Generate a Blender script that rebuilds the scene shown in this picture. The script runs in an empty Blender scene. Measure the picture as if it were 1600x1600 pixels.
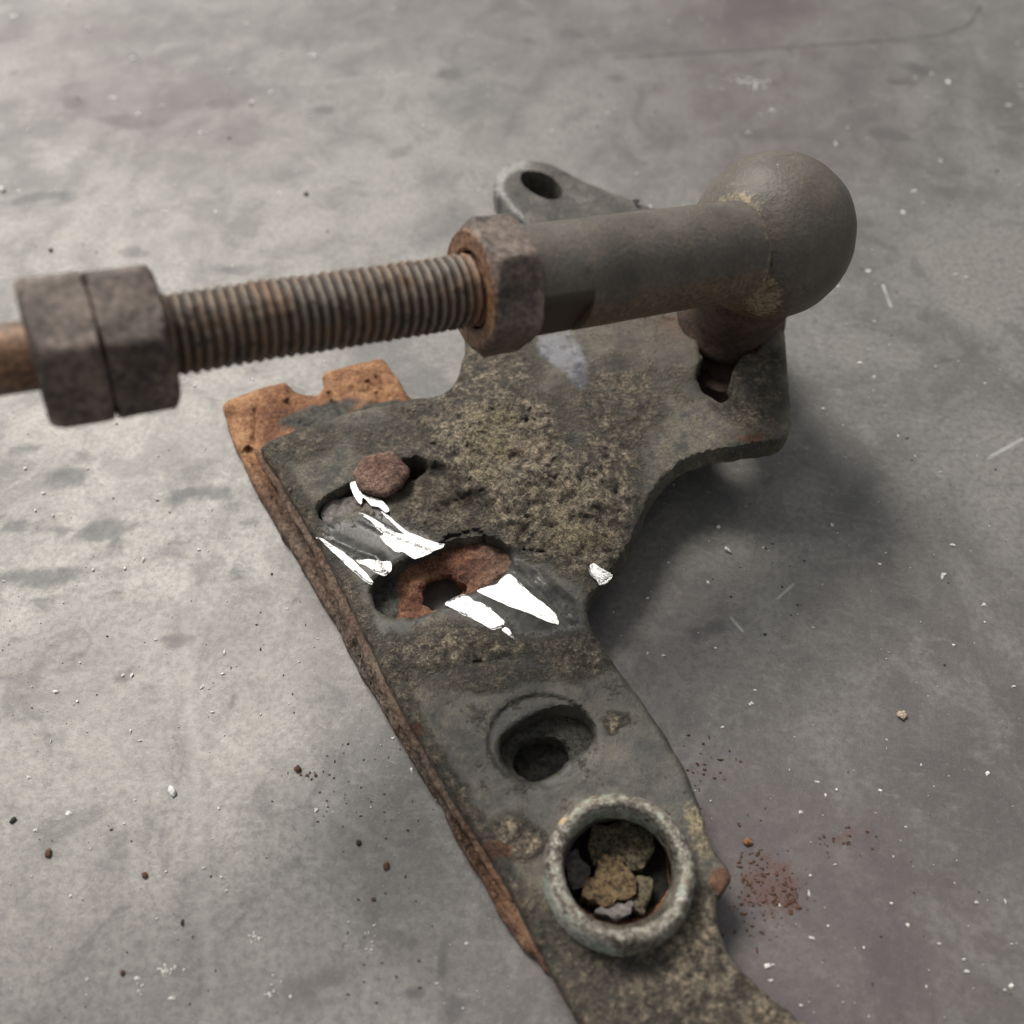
import bpy, bmesh, math, random
import numpy as np
from mathutils import Vector, Matrix
from mathutils.geometry import delaunay_2d_cdt

random.seed(7)
RNG = np.random.RandomState(11)
S = 0.01                      # all lengths below are in centimetres
scene = bpy.context.scene
COL = scene.collection

# ------------------------------------------------------------------ camera
FPX, PITCH, CAMH = 1443.0, math.radians(54), 13.0
SP, CP = math.sin(PITCH), math.cos(PITCH)
cd = bpy.data.cameras.new('camera')
cam = bpy.data.objects.new('camera', cd)
COL.objects.link(cam)
cam.location = (0, 0, CAMH * S)
cam.rotation_euler = (math.radians(90) - PITCH, 0, 0)
cd.sensor_width = 36
cd.lens = FPX / 1600 * 36
cd.clip_start, cd.clip_end = 0.002, 50
cd.dof.use_dof = True
cd.dof.focus_distance = 0.142
cd.dof.aperture_fstop = 15
scene.camera = cam

# ------------------------------------------------------------------ sky and sun (soft, bright, from the back left)
SUN_EL, SUN_AZ = math.radians(51), math.radians(-36)      # azimuth from +Y, negative = to the left
w = bpy.data.worlds.new('World')
scene.world = w
w.use_nodes = True
nt = w.node_tree
bg = nt.nodes['Background']
sky = nt.nodes.new('ShaderNodeTexSky')
sky.sky_type = 'NISHITA'
sky.sun_disc = False
sky.sun_elevation = SUN_EL
sky.sun_rotation = SUN_AZ
sky.dust_density = 4.0
sky.air_density = 1.0
hs = nt.nodes.new('ShaderNodeHueSaturation')
hs.inputs['Saturation'].default_value = 0.06
nt.links.new(sky.outputs[0], hs.inputs['Color'])
nt.links.new(hs.outputs[0], bg.inputs['Color'])
bg.inputs['Strength'].default_value = 0.05
sl = bpy.data.lights.new('sun', 'SUN')
sl.energy = 1.5
sl.angle = math.radians(20)
sl.color = (1.0, 0.945, 0.865)
so = bpy.data.objects.new('sun', sl)
COL.objects.link(so)
sd = Vector((math.sin(SUN_AZ) * math.cos(SUN_EL), math.cos(SUN_AZ) * math.cos(SUN_EL), math.sin(SUN_EL)))
so.rotation_euler = sd.to_track_quat('Z', 'Y').to_euler()
so.location = sd * 1.0
scene.view_settings.view_transform = 'Standard'
scene.view_settings.look = 'None'
scene.view_settings.exposure = 1.12
scene.view_settings.gamma = 1

# ------------------------------------------------------------------ maths helpers
def ray(u, v):
    dx = (np.asarray(u, float) - 800) / FPX
    dy = (800 - np.asarray(v, float)) / FPX
    return dx, dy * SP + CP, dy * CP - SP

def unproj(u, v, z):
    dx, y, dz = ray(u, v)
    t = (z - CAMH) / dz
    return np.stack([dx * t, y * t, np.zeros_like(dx) + z], -1)

def unproj_d(u, v, d):
    dx, y, dz = ray(u, v)
    return Vector((dx * d, y * d, CAMH + dz * d))

def proj(p):
    p = np.asarray(p, float)
    x, y, z = p[..., 0], p[..., 1], p[..., 2] - CAMH
    dep = y * CP - z * SP
    up = y * SP + z * CP
    return 800 + x / dep * FPX, 800 - up / dep * FPX

def sm(a, b, x):
    t = np.clip((np.asarray(x, float) - a) / (b - a), 0, 1)
    return t * t * (3 - 2 * t)

def _h(ix, iy, s):
    n = (ix * 374761393 + iy * 668265263 + s * 1442695041) & 0xffffffff
    n = ((n ^ (n >> 13)) * 1274126177) & 0xffffffff
    return ((n ^ (n >> 16)) & 0xffff) / 65535.0

def vnoise(x, y, s=0):
    x = np.asarray(x, float); y = np.asarray(y, float)
    ix = np.floor(x).astype(np.int64); iy = np.floor(y).astype(np.int64)
    fx = x - ix; fy = y - iy
    fx = fx * fx * (3 - 2 * fx); fy = fy * fy * (3 - 2 * fy)
    a = _h(ix, iy, s); b = _h(ix + 1, iy, s); c = _h(ix, iy + 1, s); d = _h(ix + 1, iy + 1, s)
    return (a * (1 - fx) + b * fx) * (1 - fy) + (c * (1 - fx) + d * fx) * fy

def fbm(x, y, s=0, o=4):
    r = 0; a = 0.5; t = 0
    for k in range(o):
        r = r + a * vnoise(np.asarray(x) * 2 ** k + 17.3 * k, np.asarray(y) * 2 ** k - 9.1 * k, s + k)
        t += a; a *= 0.55
    return r / t

def segdist(u, v, pts, closed=False):
    u = np.asarray(u, float); v = np.asarray(v, float)
    pts = np.asarray(pts, float)
    n = len(pts)
    best = np.full(u.shape, 1e9)
    for i in range(n if closed else n - 1):
        a = pts[i]; b = pts[(i + 1) % n]
        ab = b - a; L = max(ab @ ab, 1e-9)
        t = np.clip(((u - a[0]) * ab[0] + (v - a[1]) * ab[1]) / L, 0, 1)
        best = np.minimum(best, np.hypot(u - a[0] - t * ab[0], v - a[1] - t * ab[1]))
    return best

def inpoly(u, v, pts):
    u = np.asarray(u, float); v = np.asarray(v, float)
    pts = np.asarray(pts, float)
    r = np.zeros(u.shape, bool)
    n = len(pts)
    for i in range(n):
        x1, y1 = pts[i]; x2, y2 = pts[(i + 1) % n]
        if y1 == y2: continue
        c = ((y1 > v) != (y2 > v)) & (u < (x2 - x1) * (v - y1) / (y2 - y1) + x1)
        r ^= c
    return r

def sdf(u, v, pts):                    # negative inside
    d = segdist(u, v, pts, True)
    return np.where(inpoly(u, v, pts), -d, d)

def blob(u, v, cu, cv, ru, rv, rot=0, soft=0.5):
    c, s = math.cos(math.radians(rot)), math.sin(math.radians(rot))
    a = ((u - cu) * c + (v - cv) * s) / ru
    b = (-(u - cu) * s + (v - cv) * c) / rv
    return 1 - sm(1 - soft, 1 + soft, np.hypot(a, b))

def loop_resample(pts, step=4.0, smooth=True, closed=True):
    pts = [np.array(p[:2], float) for p in pts]
    out = []
    n = len(pts)
    for i in range(n if closed else n - 1):
        p0, p1, p2, p3 = pts[i - 1] if (closed or i) else pts[0], pts[i], pts[(i + 1) % n], pts[(i + 2) % n] if (closed or i + 2 < n) else pts[-1]
        k = max(1, int(round(np.linalg.norm(p2 - p1) / step)))
        for j in range(k):
            t = j / k
            if smooth:
                m1 = (p2 - p0) * 0.4; m2 = (p3 - p1) * 0.4
                L = np.linalg.norm(p2 - p1)
                for m in (m1, m2):
                    lm = np.linalg.norm(m)
                    if lm > L: m *= L / lm
                q = (2*t**3 - 3*t**2 + 1) * p1 + (t**3 - 2*t**2 + t) * m1 + (-2*t**3 + 3*t**2) * p2 + (t**3 - t**2) * m2
            else:
                q = p1 + (p2 - p1) * t
            out.append(q)
    if not closed: out.append(pts[-1])
    return np.array(out)

def ellipse(cu, cv, ru, rv, rot=0, n=40, rough=0.0, seed=1):
    c, s = math.cos(math.radians(rot)), math.sin(math.radians(rot))
    r = []
    for i in range(n):
        a = 2 * math.pi * i / n
        k = 1 + rough * (float(vnoise(3 + 2.2 * math.cos(a), 3 + 2.2 * math.sin(a), seed)) - 0.5) * 2
        x, y = ru * k * math.cos(a), rv * k * math.sin(a)
        r.append((cu + x * c - y * s, cv + x * s + y * c))
    return np.array(r)

# ------------------------------------------------------------------ object helpers
def empty(name, loc, label=None, cat=None, group=None):
    o = bpy.data.objects.new(name, None)
    o.empty_display_size = 0.01
    COL.objects.link(o)
    o.location = Vector(loc) * S
    if label: o['label'] = label
    if cat: o['category'] = cat
    if group: o['group'] = group
    return o

def world_loc(o):
    l = Vector((0, 0, 0))
    while o is not None:
        l += o.location
        o = o.parent
    return l

def mk(name, verts, faces, mat, parent=None, attrs=None, smooth=True, sharp=None, origin=None):
    """verts in world centimetres -> one linked mesh object"""
    base = world_loc(parent) if parent else Vector((0, 0, 0))
    org = Vector(origin) * S if origin is not None else base
    V = np.asarray(verts, float) * S - np.array(org)
    me = bpy.data.meshes.new(name)
    me.from_pydata(V.tolist(), [], [list(map(int, f)) for f in faces])
    if attrs:
        for k, a in attrs.items():
            at = me.attributes.new(k, 'FLOAT', 'POINT')
            at.data.foreach_set('value', np.asarray(a, np.float32))
    me.update()
    bm = bmesh.new(); bm.from_mesh(me)
    bmesh.ops.recalc_face_normals(bm, faces=bm.faces)
    bm.to_mesh(me); bm.free()
    if smooth:
        me.polygons.foreach_set('use_smooth', [True] * len(me.polygons))
        if sharp is not None:
            me.set_sharp_from_angle(angle=math.radians(sharp))
    me.materials.append(mat)
    o = bpy.data.objects.new(name, me)
    COL.objects.link(o)
    o.location = org - base
    if parent: o.parent = parent
    return o

# ------------------------------------------------------------------ node helpers
class N:
    def __init__(self, name):
        self.m = bpy.data.materials.new(name)
        self.m.use_nodes = True
        self.t = self.m.node_tree
        self.b = self.t.nodes['Principled BSDF']
        tc = self.t.nodes.new('ShaderNodeTexCoord')
        vm = self.t.nodes.new('ShaderNodeVectorMath'); vm.operation = 'SCALE'
        vm.inputs['Scale'].default_value = 1 / S
        self.t.links.new(tc.outputs['Object'], vm.inputs[0])
        self.co = vm.outputs[0]                       # object position in cm
    def new(self, t): return self.t.nodes.new(t)
    def lk(self, a, b):
        if isinstance(a, (int, float)): b.default_value = a
        elif isinstance(a, tuple): b.default_value = a if len(a) == 4 or b.type == 'VECTOR' else (*a, 1)
        else: self.t.links.new(a, b)
    def noise(self, scale, detail=4, rough=0.55, co=None, dist=0.0, stretch=None):
        n = self.new('ShaderNodeTexNoise')
        c = co or self.co
        if stretch:
            mp = self.new('ShaderNodeMapping')
            mp.inputs['Rotation'].default_value = (0, 0, math.radians(stretch[3]))
            mp2 = self.new('ShaderNodeVectorMath'); mp2.operation = 'MULTIPLY'
            mp2.inputs[1].default_value = stretch[:3]
            self.lk(c, mp.inputs[0]); self.lk(mp.outputs[0], mp2.inputs[0]); c = mp2.outputs[0]
        self.lk(c, n.inputs['Vector'])
        n.inputs['Scale'].default_value = scale
        n.inputs['Detail'].default_value = detail
        n.inputs['Roughness'].default_value = rough
        n.inputs['Distortion'].default_value = dist
        return n.outputs['Fac']
    def voro(self, scale, feature='F1', co=None, rnd=1.0):
        n = self.new('ShaderNodeTexVoronoi'); n.feature = feature
        self.lk(co or self.co, n.inputs['Vector'])
        n.inputs['Scale'].default_value = scale
        n.inputs['Randomness'].default_value = rnd
        return n.outputs['Distance']
    def math(self, op, a, b=0.0, clamp=False):
        n = self.new('ShaderNodeMath'); n.operation = op; n.use_clamp = clamp
        self.lk(a, n.inputs[0]); self.lk(b, n.inputs[1])
        return n.outputs[0]
    def mr(self, x, a, b, c=0.0, d=1.0, smooth=True):
        n = self.new('ShaderNodeMapRange')
        n.interpolation_type = 'SMOOTHSTEP' if smooth else 'LINEAR'
        self.lk(x, n.inputs[0])
        for i, q in enumerate((a, b, c, d)): n.inputs[1 + i].default_value = q
        return n.outputs[0]
    def mix(self, f, a, b, mode='MIX'):
        n = self.new('ShaderNodeMix'); n.data_type = 'RGBA'; n.blend_type = mode
        self.lk(f, n.inputs[0]); self.lk(a, n.inputs[6]); self.lk(b, n.inputs[7])
        return n.outputs[2]
    def mixf(self, f, a, b):
        n = self.new('ShaderNodeMix'); n.data_type = 'FLOAT'
        self.lk(f, n.inputs[0]); self.lk(a, n.inputs[2]); self.lk(b, n.inputs[3])
        return n.outputs[0]
    def ramp(self, x, stops):
        n = self.new('ShaderNodeValToRGB')
        self.lk(x, n.inputs[0])
        e = n.color_ramp.elements
        while len(e) < len(stops): e.new(0.5)
        for i, (p, c) in enumerate(stops):
            e[i].position = p; e[i].color = (*c, 1)
        return n.outputs[0]
    def attr(self, name):
        n = self.new('ShaderNodeAttribute'); n.attribute_name = name
        return n.outputs['Fac']
    def seg(self, A, B, wd, soft=0.5):
        """line of half width wd between two points given in cm on the sheet"""
        A = Vector((A[0], A[1], 0)); B = Vector((B[0], B[1], 0)); ba = B - A
        s = self.new('ShaderNodeVectorMath'); s.operation = 'SUBTRACT'
        self.lk(self.co, s.inputs[0]); s.inputs[1].default_value = A
        d = self.new('ShaderNodeVectorMath'); d.operation = 'DOT_PRODUCT'
        self.lk(s.outputs[0], d.inputs[0]); d.inputs[1].default_value = ba / ba.length_squared
        h = self.math('ADD', d.outputs['Value'], 0, True)
        sc = self.new('ShaderNodeVectorMath'); sc.operation = 'SCALE'
        sc.inputs[0].default_value = ba; self.lk(h, sc.inputs['Scale'])
        q = self.new('ShaderNodeVectorMath'); q.operation = 'DISTANCE'
        self.lk(s.outputs[0], q.inputs[0]); self.lk(sc.outputs[0], q.inputs[1])
        return self.mr(q.outputs['Value'], wd * (1 - soft), wd * (1 + soft), 1, 0)
    def bump(self, h, dist, strength=1.0, prev=None):
        n = self.new('ShaderNodeBump')
        n.inputs['Distance'].default_value = dist * S
        n.inputs['Strength'].default_value = strength
        self.lk(h, n.inputs['Height'])
        if prev is not None: self.lk(prev, n.inputs['Normal'])
        return n.outputs[0]
    def out(self, color, rough=0.6, metal=0.0, normal=None, spec=None):
        self.lk(color, self.b.inputs['Base Color'])
        self.lk(rough, self.b.inputs['Roughness'])
        self.lk(metal, self.b.inputs['Metallic'])
        if normal is not None: self.lk(normal, self.b.inputs['Normal'])
        if spec is not None: self.lk(spec, self.b.inputs['Specular IOR Level'])
        return self.m

def masked(n, m, noise, amt=0.7, lo=0.42, hi=0.58):
    """sharpen a soft painted mask with a noise"""
    q = n.math('ADD', m, n.math('MULTIPLY', n.math('SUBTRACT', noise, 0.5), amt))
    return n.mr(q, lo, hi)

# ------------------------------------------------------------------ materials
def mat_sheet():
    n = N('grey_sheet_steel')
    big = n.noise(0.20, 5, 0.6, dist=0.9, stretch=(1.1, 0.9, 1, 15))
    mid = n.noise(0.85, 7, 0.68, stretch=(1.1, 0.9, 1, 10), dist=0.6)
    fin = n.noise(9.0, 4, 0.65)
    grn = n.noise(45.0, 2, 0.6)
    c = n.ramp(big, [(0.38, (0.118, 0.112, 0.106)), (0.5, (0.170, 0.163, 0.153)), (0.60, (0.222, 0.213, 0.197))])
    c = n.mix(n.mr(mid, 0.48, 0.64, 0, 0.55), c, (0.245, 0.235, 0.215))
    c = n.mix(n.mr(mid, 0.47, 0.36, 0, 0.6), c, (0.098, 0.095, 0.093))
    sc2 = n.noise(4.0, 5, 0.72, stretch=(0.6, 1.6, 1, 12))
    c = n.mix(n.mr(sc2, 0.52, 0.68, 0, 0.30), c, (0.32, 0.31, 0.29))
    c = n.mix(n.mr(fin, 0.32, 0.62, 0.62, 0.0), c, (0.105, 0.103, 0.10))
    c = n.mix(n.mr(grn, 0.55, 0.75, 0, 0.28), c, (0.40, 0.39, 0.37))
    c = n.mix(n.mr(grn, 0.45, 0.25, 0, 0.3), c, (0.06, 0.06, 0.06))
    pit = n.mr(n.voro(7.0), 0.10, 0.05, 0, 0.7)
    c = n.mix(n.math('MULTIPLY', pit, n.mr(mid, 0.45, 0.6)), c, (0.06, 0.058, 0.055))
    st = masked(n, n.attr('stain'), n.noise(3.4, 6, 0.7), 1.1, 0.15, 0.75)
    c = n.mix(n.math('MULTIPLY', st, 0.55), c, (0.062, 0.062, 0.066))
    c = n.mix(n.math('MULTIPLY', n.attr("stain_shade"), n.mr(mid, 0.35, 0.65, 0.95, 0.6)), c, (0.098, 0.078, 0.084))
    c = n.mix(n.math('MULTIPLY', masked(n, n.attr('rusty'), n.noise(5, 4), 0.9, 0.4, 0.8), 0.55), c, (0.12, 0.05, 0.035))
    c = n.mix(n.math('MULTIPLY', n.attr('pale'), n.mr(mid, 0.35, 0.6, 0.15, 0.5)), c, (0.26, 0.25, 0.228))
    # scratches
    def line(pts, wd, col, k, soft=0.6):
        nonlocal c
        W = unproj(*np.array(pts, float).T, 0.0)
        m = None
        for a, b in zip(W[:-1], W[1:]):
            q = n.seg(a, b, wd, soft)
            m = q if m is None else n.math('MAXIMUM', m, q)
        m = n.math('MULTIPLY', m, n.mr(n.noise(2.5, 3), 0.3, 0.6, 0.35 * k, k))
        c = n.mix(m, c, col)
    line([(960, 90), (1250, 73), (1400, 62), (1470, 54), (1515, 38), (1533, 10)], 0.055, (0.06, 0.058, 0.055), 0.85)
    line([(285, 880), (300, 1150), (335, 1620)], 0.07, (0.30, 0.29, 0.275), 0.28, 0.95)
    line([(470, 130), (640, 115)], 0.06, (0.33, 0.32, 0.31), 0.3, 0.9)
    line([(300, 1120), (430, 1215), (620, 1330)], 0.05, (0.30, 0.29, 0.275), 0.22, 0.95)
    line([(1380, 445), (1392, 478)], 0.03, (0.5, 0.5, 0.49), 0.8)
    line([(1545, 715), (1598, 685)], 0.035, (0.5, 0.5, 0.49), 0.6)
    line([(1143, 965), (1160, 985)], 0.025, (0.42, 0.42, 0.4), 0.7)
    line([(1215, 935), (1240, 912)], 0.025, (0.42, 0.42, 0.4), 0.5)
    nb = n.bump(fin, 0.008, 0.6)
    nb = n.bump(grn, 0.004, 0.6, nb)
    rough = n.mixf(n.mr(mid, 0.3, 0.7), 0.56, 0.50)
    rough = n.math('ADD', rough, n.math('MULTIPLY', st, 0.06))
    return n.out(c, rough, 0.26, nb, 0.45)

def mat_plate():
    n = N('dirty_dark_steel')
    big = n.noise(0.9, 4, 0.55)
    mid = n.noise(3.2, 5, 0.62)
    fin = n.noise(15, 5, 0.72)
    mic = n.noise(42, 3, 0.7)
    base = n.ramp(big, [(0.36, (0.034, 0.034, 0.032)), (0.52, (0.054, 0.052, 0.047)), (0.66, (0.088, 0.083, 0.072))])
    base = n.mix(n.mr(fin, 0.52, 0.72, 0, 0.55), base, (0.15, 0.138, 0.108))
    base = n.mix(n.mr(mid, 0.45, 0.3, 0, 0.55), base, (0.030, 0.031, 0.029))
    dust = n.mr(n.mixf(0.55, mid, fin), 0.40, 0.58, 0.05, 0.8)
    base = n.mix(n.math('MULTIPLY', dust, n.math('SUBTRACT', 1, n.math('MULTIPLY', n.attr('clean'), 0.85))), base, n.mix(n.mr(mic, 0.35, 0.65), (0.066, 0.058, 0.043), (0.225, 0.198, 0.145)))
    crust_c = n.ramp(n.mixf(0.35, n.mixf(0.5, n.noise(8.0, 5, 0.68, dist=0.3), fin), mic), [(0.39, (0.020, 0.016, 0.012)), (0.46, (0.082, 0.070, 0.054)), (0.53, (0.175, 0.151, 0.117)), (0.61, (0.34, 0.295, 0.225))])
    yel_c = n.ramp(n.mixf(0.5, fin, mic), [(0.39, (0.035, 0.027, 0.016)), (0.48, (0.17, 0.138, 0.08)), (0.58, (0.40, 0.335, 0.21))])
    rus_c = n.ramp(n.mixf(0.5, fin, mic), [(0.34, (0.055, 0.028, 0.018)), (0.5, (0.15, 0.078, 0.05)), (0.66, (0.29, 0.155, 0.085))])
    mc = masked(n, n.attr('crust'), n.mixf(0.45, mid, fin), 2.6, 0.12, 0.95)
    my = masked(n, n.attr('yellow'), n.mixf(0.7, mid, fin), 2.2, 0.30, 0.9)
    mr_ = masked(n, n.attr('rust'), n.mixf(0.5, mid, fin), 1.8, 0.35, 0.85)
    cl = n.attr('clean')
    mb = n.attr('blue_glare'); mg = n.attr('gloss')
    clump = n.noise(5.0, 5, 0.7, dist=0.4)
    crust_c = n.mix(1.0, crust_c, n.ramp(clump, [(0.40, (0.46, 0.44, 0.42)), (0.49, (1.22, 1.20, 1.16)), (0.60, (1.95, 1.88, 1.74))]), 'MULTIPLY')
    base = n.mix(1.0, base, n.ramp(n.noise(2.4, 6, 0.7, dist=0.5), [(0.38, (0.72, 0.72, 0.71)), (0.52, (1.18, 1.17, 1.13)), (0.62, (1.55, 1.51, 1.42))]), 'MULTIPLY')
    c = n.mix(mc, base, crust_c)
    c = n.mix(my, c, yel_c)
    c = n.mix(mr_, c, rus_c)
    c = n.mix(n.math('MULTIPLY', n.attr('brown'), 0.7), c, n.mix(fin, (0.035, 0.026, 0.02), (0.13, 0.095, 0.07)))
    c = n.mix(mg, c, n.mix(n.mr(mid, 0.3, 0.7), (0.028, 0.028, 0.028), (0.092, 0.090, 0.084)))
    c = n.mix(n.math('MULTIPLY', masked(n, mb, n.mixf(0.5, mid, big), 1.2, 0.25, 0.9), 0.8), c, (0.235, 0.235, 0.262))  # bluish glare painted as a paler colour
    c = n.mix(n.math('MULTIPLY', n.attr('dark'), n.mr(fin, 0.35, 0.55, 0.35, 0.95)), c, (0.010, 0.009, 0.007))
    rough = n.mixf(mc, n.mixf(cl, 0.6, 0.45), 0.92)
    rough = n.mixf(my, rough, 0.95)
    rough = n.mixf(mr_, rough, 0.9)
    rough = n.mixf(mg, rough, 0.20)
    rough = n.mixf(mb, rough, 0.2)
    k = n.math('SUBTRACT', 1, n.math('MULTIPLY', mg, 0.93))
    hgt = n.math('ADD', n.math('MULTIPLY', n.math('MULTIPLY', clump, mc), 2.2), n.math('MULTIPLY', n.math('ADD', n.math('MULTIPLY', fin, n.math('ADD', 0.35, mc)), n.math('MULTIPLY', mic, 0.4)), n.math('MULTIPLY', k, n.math('SUBTRACT', 1, n.math('MULTIPLY', cl, 0.6)))))
    nb = n.bump(hgt, 0.06, 1.0)
    return n.out(c, rough, 0.0, nb, n.mixf(mg, 0.5, 0.22))

def mat_rust(name, dark, mid_, light, dirt=None, bump=0.03, scale=1.0):
    n = N(name)
    a = n.noise(1.6 * scale, 5, 0.6); f = n.noise(14 * scale, 5, 0.75); mi = n.noise(38, 3, 0.75)
    c = n.ramp(n.mixf(0.62, a, n.mixf(0.45, f, mi)), [(0.41, dark), (0.5, mid_), (0.59, light)])
    c = n.mix(n.mr(f, 0.42, 0.3, 0, 0.7), c, tuple(x * 0.35 for x in dark))
    if dirt is not None:
        m = masked(n, n.attr('dirt'), n.mixf(0.5, n.noise(4, 4), f), 1.0, 0.4, 0.65)
        c = n.mix(m, c, n.mix(n.mr(f, 0.35, 0.65), (0.04, 0.04, 0.036), (0.13, 0.125, 0.105)))
        dl = n.attr('dull')
        c = n.mix(n.math('MULTIPLY', dl, n.mr(a, 0.3, 0.6, 0.55, 0.95)), c, n.mix(n.mr(f, 0.35, 0.65), (0.050, 0.043, 0.037), (0.205, 0.172, 0.140)))
    nb = n.bump(n.mixf(0.4, f, mi), bump, 0.9)
    return n.out(c, 0.88, 0.0, nb, 0.4)

def mat_thread():
    n = N('rusty_thread_steel')
    f = n.noise(14, 4, 0.65); a = n.noise(2.2, 4, 0.6)
    cr = n.attr('crest')
    groove = n.mix(n.mr(a, 0.35, 0.65), (0.026, 0.019, 0.014), (0.062, 0.034, 0.019))
    crest = n.mix(n.mr(a, 0.4, 0.65), (0.175, 0.145, 0.112), (0.19, 0.118, 0.072))
    c = n.mix(n.mr(n.math('ADD', cr, n.math('MULTIPLY', n.math('SUBTRACT', f, 0.5), 0.7)), 0.3, 0.95), groove, crest)
    c = n.mix(n.mr(n.noise(5, 4, 0.7), 0.52, 0.66, 0, 0.75), c, (0.022, 0.016, 0.012))
    c = n.mix(n.math('MULTIPLY', n.attr('rust'), 0.85), c, n.mix(f, (0.14, 0.045, 0.02), (0.46, 0.26, 0.13)))
    return n.out(c, 0.62, 0.15, n.bump(f, 0.012, 0.7), 0.5)

def mat_nut():
    n = N('browned_nut_steel')
    f = n.noise(13, 5, 0.68); a = n.noise(1.8, 4, 0.6)
    c = n.ramp(n.mixf(0.5, a, f), [(0.40, (0.040, 0.029, 0.024)), (0.5, (0.108, 0.082, 0.067)), (0.60, (0.215, 0.165, 0.134))])
    c = n.mix(n.math('MULTIPLY', masked(n, n.attr('rust'), f, 0.7, 0.3, 0.8), 0.9), c, n.mix(n.mr(f, 0.35, 0.65), (0.12, 0.055, 0.028), (0.36, 0.20, 0.11)))
    return n.out(c, 0.55, 0.1, n.bump(f, 0.018, 0.8), 0.5)

def mat_sleeve():
    n = N('satin_grey_joint_steel')
    f = n.noise(16, 5, 0.65); a = n.noise(1.3, 4, 0.55)
    c = n.ramp(n.mixf(0.35, a, f), [(0.35, (0.064, 0.056, 0.046)), (0.51, (0.098, 0.088, 0.074)), (0.66, (0.140, 0.127, 0.108))])
    c = n.mix(n.math('MULTIPLY', masked(n, n.attr('rust'), n.mixf(0.2, n.noise(2.6, 4, 0.6), f), 1.0, 0.2, 0.95), 0.8), c, n.mix(n.mr(f, 0.35, 0.65), (0.075, 0.045, 0.022), (0.20, 0.135, 0.07)))
    c = n.mix(n.math('MULTIPLY', masked(n, n.attr('tan'), f, 0.9, 0.35, 0.75), 0.9), c, n.mix(n.mr(f, 0.35, 0.65), (0.15, 0.11, 0.06), (0.36, 0.29, 0.19)))
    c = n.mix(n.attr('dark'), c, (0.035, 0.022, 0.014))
    pt = n.mr(n.noise(5.5, 3, 0.6), 0.36, 0.28, 0, 0.6)
    c = n.mix(pt, c, (0.04, 0.035, 0.03))
    sp = n.mr(n.voro(3.1), 0.045, 0.03, 0, 0.8)
    c = n.mix(sp, c, (0.42, 0.41, 0.39))
    return n.out(c, n.mixf(f, 0.42, 0.62), 0.1, n.bump(n.mixf(0.4, f, n.noise(5.5, 3, 0.6)), 0.026, 0.8), 0.5)

def mat_ring():
    n = N('tarnished_brass')
    f = n.noise(12, 5, 0.68); a = n.noise(2.4, 4, 0.6); mi = n.noise(32, 3)
    c = n.ramp(n.mixf(0.5, a, f), [(0.38, (0.060, 0.050, 0.040)), (0.5, (0.155, 0.130, 0.104)), (0.61, (0.32, 0.265, 0.205))])
    v = masked(n, n.attr('verdigris'), n.mixf(0.5, f, mi), 2.2, 0.42, 0.95)
    c = n.mix(v, c, n.mix(n.mr(a, 0.35, 0.65), (0.50, 0.48, 0.42), (0.27, 0.38, 0.32)))
    c = n.mix(masked(n, n.attr('rust'), f, 1.0, 0.4, 0.8), c, (0.24, 0.12, 0.05))
    c = n.mix(n.attr('bare'), c, (0.75, 0.55, 0.30))
    c = n.mix(n.mr(mi, 0.42, 0.3, 0, 0.8), c, (0.025, 0.02, 0.015))
    return n.out(c, n.mixf(v, 0.5, 0.85), n.mixf(v, 0.45, 0.0), n.bump(n.mixf(0.5, f, mi), 0.025, 0.8), 0.5)

def mat_glint():
    n = N('sun_glint_film')
    st = n.noise(6.0, 5, 0.7, stretch=(0.5, 7.0, 1, 38))
    # relief leaned to mirror the sun into the camera, height in cm
    P = [unproj(u, v, .8) for u in range(500, 960, 40) for v in range(760, 1000, 30)]
    g = []
    for p in P:
        h = ((Vector((0, 0, CAMH)) - Vector(p)).normalized() + sd).normalized()
        g.append((p[0] - 0.5, p[1] - 7.0, -h.x / h.z, -h.y / h.z))
    g = np.array(g)
    a1, a0 = np.polyfit(g[:, 0], g[:, 2], 1); b1, b0 = np.polyfit(g[:, 1], g[:, 3], 1)
    sx = n.new('ShaderNodeSeparateXYZ'); n.lk(n.co, sx.inputs[0])
    def quad(x, k0, k1):
        return n.math('MULTIPLY', x, n.math('ADD', k0, n.math('MULTIPLY', x, k1 / 2)))
    h = n.math('ADD', quad(sx.outputs[0], float(a0), float(a1)), quad(sx.outputs[1], float(b0), float(b1)))
    h = n.math('SUBTRACT', h, sx.outputs[2])
    h = n.math('ADD', h, n.math('MULTIPLY', st, 0.0046))
    dirt = n.mr(st, 0.55, 0.68)
    c = n.mix(dirt, (0.07, 0.07, 0.07), (0.20, 0.195, 0.185))
    return n.out(c, n.mixf(dirt, 0.14, 0.34), 0.0, n.bump(h, 1.0, 1.0), n.mixf(dirt, 0.65, 0.45))

def mat_arm():
    n = N('worn_arm_steel')
    f = n.noise(14, 5, 0.68); a = n.noise(2.0, 4, 0.6)
    c = n.ramp(n.mixf(0.5, a, f), [(0.38, (0.030, 0.027, 0.023)), (0.5, (0.066, 0.060, 0.051)), (0.62, (0.13, 0.118, 0.10))])
    e = n.attr('edge')
    e2 = masked(n, e, f, 0.6, 0.3, 0.8)
    c = n.mix(e2, c, n.mix(f, (0.16, 0.157, 0.15), (0.50, 0.49, 0.47)))
    return n.out(c, n.mixf(e2, 0.7, 0.42), n.mixf(e2, 0.0, 0.35), n.bump(f, 0.025, 0.7), 0.5)

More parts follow.
